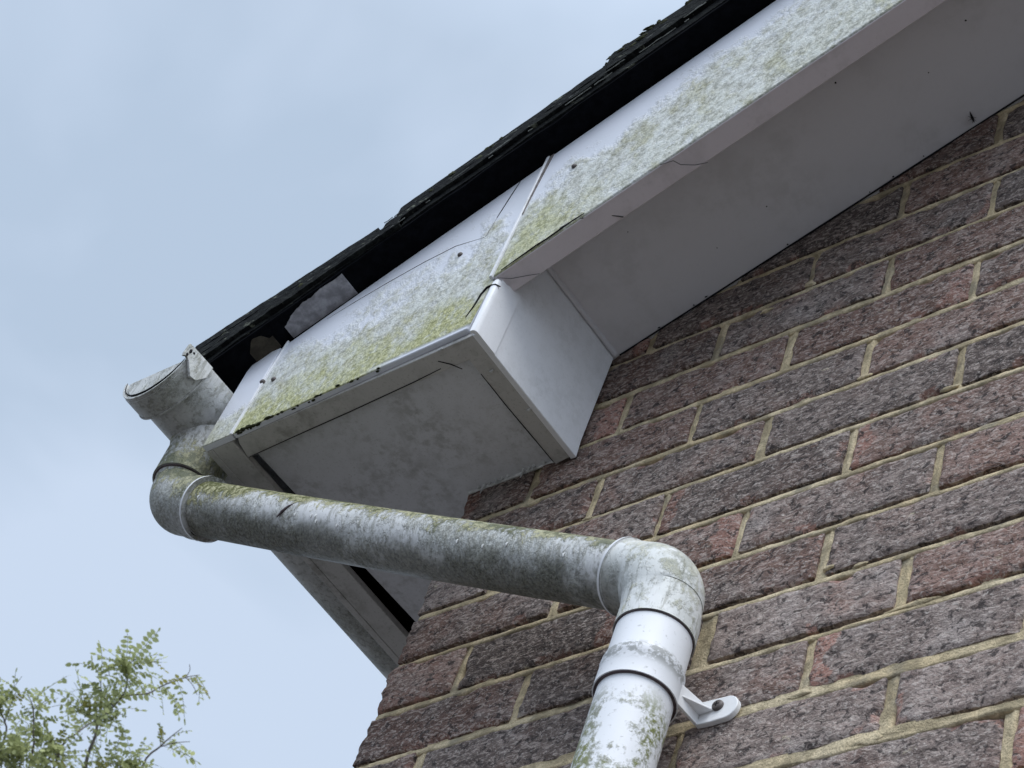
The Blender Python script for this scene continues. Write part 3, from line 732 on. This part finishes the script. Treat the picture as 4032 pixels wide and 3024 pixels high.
# ------------------------------------------------------------------ pipe clip
CLO = Vector((.48, 0, -.597))
clip = tag(empty('pipe_clip', CLO), 'white plastic wall bracket screwed to the brick beside the downpipe', 'pipe clip')
def cb(mb, name, mat, **k): return gb(mb, name, mat, clip, CLO, **k)
m_clip = mat_pvc('clip_pvc', (.82, .83, .84), .10, 60)
mb = MB(); pts = [(.462, -.6115), (.478, -.6125), (.489, -.6118)]
for i in range(13):
    t = -PI / 2 + PI * i / 12; pts.append((.4915 + .0135 * math.cos(t), -.5985 + .0135 * math.sin(t)))
pts += [(.462, -.584)]
mb.prism(pts, -.0075, -.0015); cb(mb, 'plate', m_clip, smooth=30, bevel=.0008)
mb = MB()   # arm from collar to plate
mb.add([(.4615, -.0075, -.6115), (.4615, -.0075, -.5845), (.4665, -.047, -.5975), (.4665, -.047, -.6195), (.4645, -.0075, -.6115), (.4645, -.0075, -.5845), (.4695, -.047, -.5975), (.4695, -.047, -.6195)],
       [(0, 1, 2, 3), (7, 6, 5, 4), (0, 4, 5, 1), (1, 5, 6, 2), (2, 6, 7, 3), (3, 7, 4, 0)])
mb.add([(.4645, -.0076, -.5985), (.4645, -.0076, -.6005), (.480, -.0076, -.5998), (.480, -.0076, -.5978), (.4685, -.040, -.6055), (.4685, -.040, -.6075)],
       [(0, 1, 2, 3), (0, 4, 5, 1), (0, 3, 4), (1, 5, 2), (3, 2, 5, 4)])
cb(mb, 'arm', m_clip, smooth=30, bevel=.0005)
mb = MB(); nseg = 40; vs = []
for i in range(nseg + 1):   # band round the pipe
    t = -PI * .95 + PI * 1.45 * i / nseg
    for r, z in ((.0405, -.602), (.0428, -.602), (.0428, -.6185), (.0405, -.6185)): vs.append((X + r * math.cos(t), Y + r * math.sin(t), z))
scr = MB(); scr.tube([(.484, -.004, -.5955), (.484, -.0095, -.5955), (.484, -.0105, -.5955), (.484, -.0112, -.5955)], [.0058, .0058, .0052, .0035], 20)
so_ = cb(scr, 'screw', m_screw, smooth=40)
sl_ = MB(); sl_.box(.4812, .4868, -.01135, -.0108, -.5961, -.5949); sl_.box(.4834, .4846, -.01140, -.0107, -.5983, -.5927)
o = sl_.build('screw_slot', m_crack, None, smooth=0); o.parent = so_

# ------------------------------------------------------------------ small wall and board details
def cobweb(pts, lab, w=.0005):
    mb = MB(); mb.tube(pts, [w * (.5 + .5 * math.sin(PI * (i + .7) / (len(pts) + .4))) for i in range(len(pts))], 5)
    tag(mb.build('cobweb', m_web, None, smooth=60), lab, 'cobweb', 'cobweb strands under the verge')
cobweb([(.243, -.209, .042), (.262, -.2085, .0475), (.272, -.206, .0480), (.292, -.195, .058), (.308, -.180, .062)], 'dark cobweb strand crossing the underside of the bargeboard near its lower end', .0011)
cobweb([(.37, -.2075, .09), (.385, -.204, .0935), (.390, -.196, .093), (.402, -.186, .098), (.412, -.1785, .1065)], 'faint cobweb strand hanging halfway up the bargeboard underside', .0006)
0 and cobweb([(.42, -.177, .112), (.40, -.140, .165), (.385, -.10, .176)], 'pale web thread on the soffit beside the bargeboard', .00022)
cobweb([(.165, -.206, -.005), (.178, -.197, -.003), (.192, -.1865, .0085), (.202, -.18, .014)], 'short web thread at the bottom tip of the bargeboard', .0005)
mb = MB(); Cc = p0 + (p1 - p0) * .29
mb.tube([Cc + Vector((-.012, -.0335, -.016)), Cc + Vector((-.006, -.0345, -.010)), Cc + Vector((.002, -.0345, -.004)), Cc + Vector((.010, -.0325, .0005))], [.0006, .0018, .0015, .0004], 8)
tag(mb.build('slug', m_seal, None, smooth=60), 'small black slug like sliver stuck on the sloping offset pipe', 'slug')
rr = random.Random(12)
coc = None
for t in (.315, .355, .365, .372, .425, .70, .755, .80, .045, .915):
    th = rr.uniform(-.5, -.2)
    e2 = ax.cross(Vector((0, 0, 1))).normalized(); e3 = e2.cross(ax)
    cpos = p0 + (p1 - p0) * t
    d = (e2 * -1 if e2.y > 0 else e2); dirv = (d * math.cos(th) + e3 * math.sin(th) * (1 if e3.z > 0 else -1)).normalized()
    mb = MB(); q = cpos + dirv * .0345 + Vector((0, 0, -.002 * math.sin(PI * t)))
    mb.tube([q + Vector((.0005, 0, .003)), q + dirv * .0008, q + Vector((-.0003, 0, -.003))], [.0005, .0012, .0004], 6)
    tag(mb.build('cocoon', m_drip, None, smooth=60), 'tiny white insect cocoon stuck to the lower side of the sloping offset pipe', 'cocoon', 'insect cocoons on the offset pipe')

spots = MB()
for (x, y, r_) in [(.5339, -.1429, .0012), (.6804, -.1187, .0012), (.190, -.178, .0014), (.2612, -.13, .0007), (.40, -.06, .0009), (.62, -.09, .0008), (.33, -.05, .0007)]:
    lump(spots, (x, y, soff(x) - .0022), r_, r_, .0006, x * 50, 8)
for i in range(9):
    x = rr.uniform(.19, .8); lump(spots, (x, -.0035 - abs(rr.gauss(0, .002)), soff(x) - .003), rr.uniform(.0006, .0025), .001, .0007, i, 6)
tag(hb(spots, 'grime_spots', m_crack, smooth=60), kind='stuff')
mb = MB(); mb.tube([(.6330, -.007, .2810), (.6338, -.012, .2808), (.6344, -.017, .2812), (.635, -.021, .2822)], [.0005, .0015, .0012, .0003], 7)
for k in range(6): mb.tube([(.6338, -.0125, .281), (.6338 + .005 * math.cos(k * 1.05), -.0125 + .006 * math.sin(k * 1.05), .2796)], [.0003, .0002], 4)
tag(mb.build('spider', m_crack, None, smooth=60), 'small dark spider on the sloping soffit where it meets the brick wall', 'spider')
for (x, y, lab) in [(.149, -.149, 'white cocoon on the underside edge strip beside the box corner'), (.112, -.199, 'white cocoon under the front edge strip left of the box corner'), (.156, -.085, 'white cocoon halfway along the right edge strip under the box')]:
    mb = MB(); mb.tube([(x - .003, y, -.1030), (x, y + .0008, -.1036), (x + .0028, y - .0006, -.1032)], [.0008, .0019, .0009], 7); tag(mb.build('cocoon', m_drip, None, smooth=60), lab, 'cocoon')

# ------------------------------------------------------------------ tree
def pix(u, v, dist):
    d = Rr * ((u - 2016) / 8178.4) - Uu * ((v - 1512) / 8178.4) + F
    return CAM + d.normalized() * dist
def mat_leaf():
    M = Mat('leaf', .55, .3); R, G, Bc = M.attr()[0:3]
    c = M.mix(R, (.19, .22, .09), (.54, .58, .28)); c = M.mix(G, c, (.25, .23, .05)); M.color(c)
    t = M.t; tr = t.nodes.new('ShaderNodeBsdfTranslucent'); t.links.new(c, tr.inputs[0]); ms = t.nodes.new('ShaderNodeMixShader'); ms.inputs[0].default_value = .45
    t.links.new(M.b.outputs[0], ms.inputs[1]); t.links.new(tr.outputs[0], ms.inputs[2]); t.links.new(ms.outputs[0], t.nodes['Material Output'].inputs[0]); return M.m
m_leaf = mat_leaf()
tree = tag(empty('locust_tree', (-6.6, 3.0, -3.43)), 'feathery leaved green tree top rising at the bottom left', 'tree')
TOFF = Vector((-6.6, 3.0, -3.43))
trunk = MB(); br = MB(); lf = MB()
rt = random.Random(21)
def leaf(base, d, L_, droop=1.0, npair=8):
    d = d.normalized(); side = d.cross(Vector((0, 0, 1)));
    if side.length < .05: side = Vector((1, 0, 0))
    side.normalize(); roll = rt.uniform(-.9, .9); side = Matrix.Rotation(roll, 3, d) @ side
    up = side.cross(d).normalized()
    p = base.copy(); pts = [p.copy()]; dd = d.copy()
    for i in range(npair):
        dd = (dd + Vector((0, 0, -1)) * .12 * droop).normalized(); p = p + dd * L_ / npair; pts.append(p.copy())
    tone_ = rt.random(); yel = .8 if rt.random() < .05 else 0
    lf.tube(pts, [.0011] * len(pts), 3)
    for i in range(1, len(pts)):
        ww = .30 * L_ * (.75 + .25 * math.sin(PI * i / npair)) * .5
        for sgn in (-1, 1) if i < len(pts) - 1 else (0,):
            if rt.random() < .12: continue
            ww = .145 * L_ * rt.uniform(.6, 1.2)
            dl = (side * sgn + dd_at(pts, i) * (.25 if sgn else 1) + up * rt.uniform(-.9, .5)).normalized()
            wd = dl.cross(up + side * rt.uniform(-.3, .3)).normalized() * ww * .36
            b = pts[i]; t = b + dl * ww * 1.25
            m1 = b + dl * ww * .35; m2 = b + dl * ww * .85
            c = (min(1, max(0, tone_ * .7 + rt.random() * .4)), yel, 0, 1)
            lf.add([b, m1 + wd, m2 + wd * .9, t, m2 - wd * .9, m1 - wd], [(0, 1, 2, 3, 4, 5)], c=[c] * 6)
def dd_at(pts, i): return (pts[i] - pts[i - 1]).normalized()
def branch(mb, pts, r0, r1, n=7):
    # smooth subdivision
    P = [Vector(p) for p in pts]; out = []
    for i in range(len(P) - 1):
        a = P[max(i - 1, 0)]; b = P[i]; c = P[i + 1]; d = P[min(i + 2, len(P) - 1)]
        for k in range(4):
            t = k / 4; out.append(.5 * ((2 * b) + (c - a) * t + (2 * a - 5 * b + 4 * c - d) * t * t + (3 * b - a - 3 * c + d) * t ** 3))
    out.append(P[-1]); m = len(out)
    mb.tube(out, [r0 + (r1 - r0) * i / (m - 1) for i in range(m)], n); return out
J = {k: pix(*v) for k, v in dict(a=(300, 3350, 8.9), b=(60, 3250, 8.8), c=(520, 3300, 9.1)).items()}
seen = [  # branch lines in the picture turned into places about 9 m away; (points), r0, leaf density
    ([(300, 3350, 8.9), (335, 3024, 9.0), (375, 2900, 9.0), (390, 2838, 9.02), (448, 2780, 9.05), (493, 2718, 9.0), (502, 2640, 9.0), (482, 2590, 8.98)], .010, 1.0),
    ([(448, 2780, 9.05), (490, 2742, 9.1), (583, 2730, 9.15), (633, 2703, 9.2), (732, 2667, 9.2), (786, 2658, 9.25)], .006, .45),
    ([(732, 2667, 9.2), (760, 2700, 9.2), (776, 2736, 9.2)], .002, .0), ([(732, 2667, 9.2), (747, 2640, 9.2), (746, 2616, 9.2)], .002, 0),
    ([(150, 3200, 8.8), (245, 2938, 8.8), (294, 2893, 8.8), (345, 2855, 8.85), (380, 2834, 8.9), (430, 2800, 8.9)], .006, .35),
    ([(520, 3300, 9.1), (560, 3020, 9.2), (633, 2938, 9.2), (672, 2902, 9.2), (718, 2866, 9.2)], .007, .35),
    ([(633, 2940, 9.2), (690, 2925, 9.2), (748, 2920, 9.2)], .003, .1), ([(633, 2938, 9.2), (630, 2905, 9.2), (622, 2880, 9.2)], .002, .2),
    ([(60, 3250, 8.8), (130, 2950, 8.8), (130, 2890, 8.8), (133, 2834, 8.8), (128, 2775, 8.8), (104, 2730, 8.8)], .006, .7),
    ([(133, 2790, 8.8), (160, 2770, 8.8), (190, 2757, 8.8)], .002, .1),
    ([(-60, 3100, 8.7), (20, 2900, 8.7), (18, 2840, 8.7), (0, 2790, 8.7), (-10, 2720, 8.7)], .006, 1.1),
    ([(20, 2840, 8.7), (45, 2760, 8.7), (70, 2715, 8.7)], .003, .6),
    ([(335, 3100, 9.0), (430, 3010, 9.0), (500, 3000, 9.0), (560, 2985, 9.05)], .004, 1.3),
    ([(130, 3050, 8.8), (200, 2980, 8.8), (240, 2960, 8.8), (190, 2900, 8.8)], .005, 1.6),
    ([(60, 3050, 8.7), (90, 2980, 8.7), (60, 2950, 8.7)], .004, 1.5), ([(0, 3080, 8.7), (10, 2990, 8.7), (40, 2960, 8.7)], .004, 1.5),
    ([(390, 2838, 9.0), (330, 2800, 9.05), (320, 2740, 9.05)], .004, .9), ([(448, 2780, 9.0), (400, 2730, 9.05), (400, 2640, 9.0)], .004, .7),
    ([(430, 2660, 9.0), (425, 2620, 9.0), (398, 2625, 9.0)], .002, .1), ([(500, 2640, 9), (520, 2605, 9), (548, 2590, 9)], .002, .3)]
def leafs_along(out, dens, L0=.155):
    m = len(out); tot = sum((out[i + 1] - out[i]).length for i in range(m - 1)); cnt = int(dens * tot * 135)
    for i in range(cnt):
        s = (rt.uniform(.0, .93) ** 1.2) * (m - 1.001); k = int(s); p = out[k].lerp(out[k + 1], s - k); d = (out[k + 1] - out[k]).normalized()
        ld = (d * .6 + Vector((rt.uniform(-1, 1), rt.uniform(-1, 1), rt.uniform(-.6, .7)))).normalized()
        leaf(p, ld, L0 * rt.uniform(.55, 1.15), rt.uniform(.4, 1.6), rt.randint(5, 8))
for pts, r0, dens in seen:
    out = branch(br, [pix(*p) for p in pts], r0 * .9, .0014)
    leafs_along(out[(8 if len(pts) > 4 else 0):], dens)
# rest of the tree below and left of the frame
top = Vector((-6.3, 2.7, .9))
branch(trunk, [(-6.6, 3.0, -3.43), (-6.58, 2.96, -2.3), (-6.45, 2.9, -1.0), (-6.4, 2.8, 0), top], .15, .07, 14)
for kk, q in enumerate([pix(300, 3350, 8.9), pix(150, 3200, 8.8), pix(520, 3300, 9.1), pix(60, 3250, 8.8), pix(-60, 3100, 8.7), pix(335, 3100, 9.0), pix(130, 3050, 8.8)]):
    branch(trunk, [top, top.lerp(q, .4) + Vector((rt.uniform(-.15, .15), rt.uniform(-.15, .15), .1)), q], .04, .010, 8)
for i in range(26):
    a = rt.uniform(0, 2 * PI); rr_ = rt.uniform(.6, 1.9); zt = rt.uniform(.2, 2.5)
    q = Vector((-6.9 + rr_ * math.cos(a) * .9, 3.1 + rr_ * math.sin(a), zt))
    if (q - pix(300, 3400, 9.0)).length < .3: continue
    # keep the extra crown outside the picture frame
    dq = q - CAM; u_ = 2016 + 8178.4 * dq.dot(Rr) / dq.dot(F); v_ = 1512 - 8178.4 * dq.dot(Uu) / dq.dot(F)
    if v_ < 3350 and u_ > -350: q.z -= (3500 - v_) / 900; 
    out = branch(br, [top + Vector((0, 0, rt.uniform(-.8, .1))), top.lerp(q, .5) + Vector((rt.uniform(-.2, .2), rt.uniform(-.2, .2), .15)), q], .022, .004)
    leafs_along(out, .5, .19)
def tb(mb, name, mat, **k):
    o = mb.build(name, mat, None, **k); o.parent = tree; o.location = -TOFF; return o
trunk.add(br.v, br.f, mi=1); tb(trunk, 'trunk', [m_wood, m_twig], smooth=60); tb(lf, 'crown', m_leaf, smooth=0)
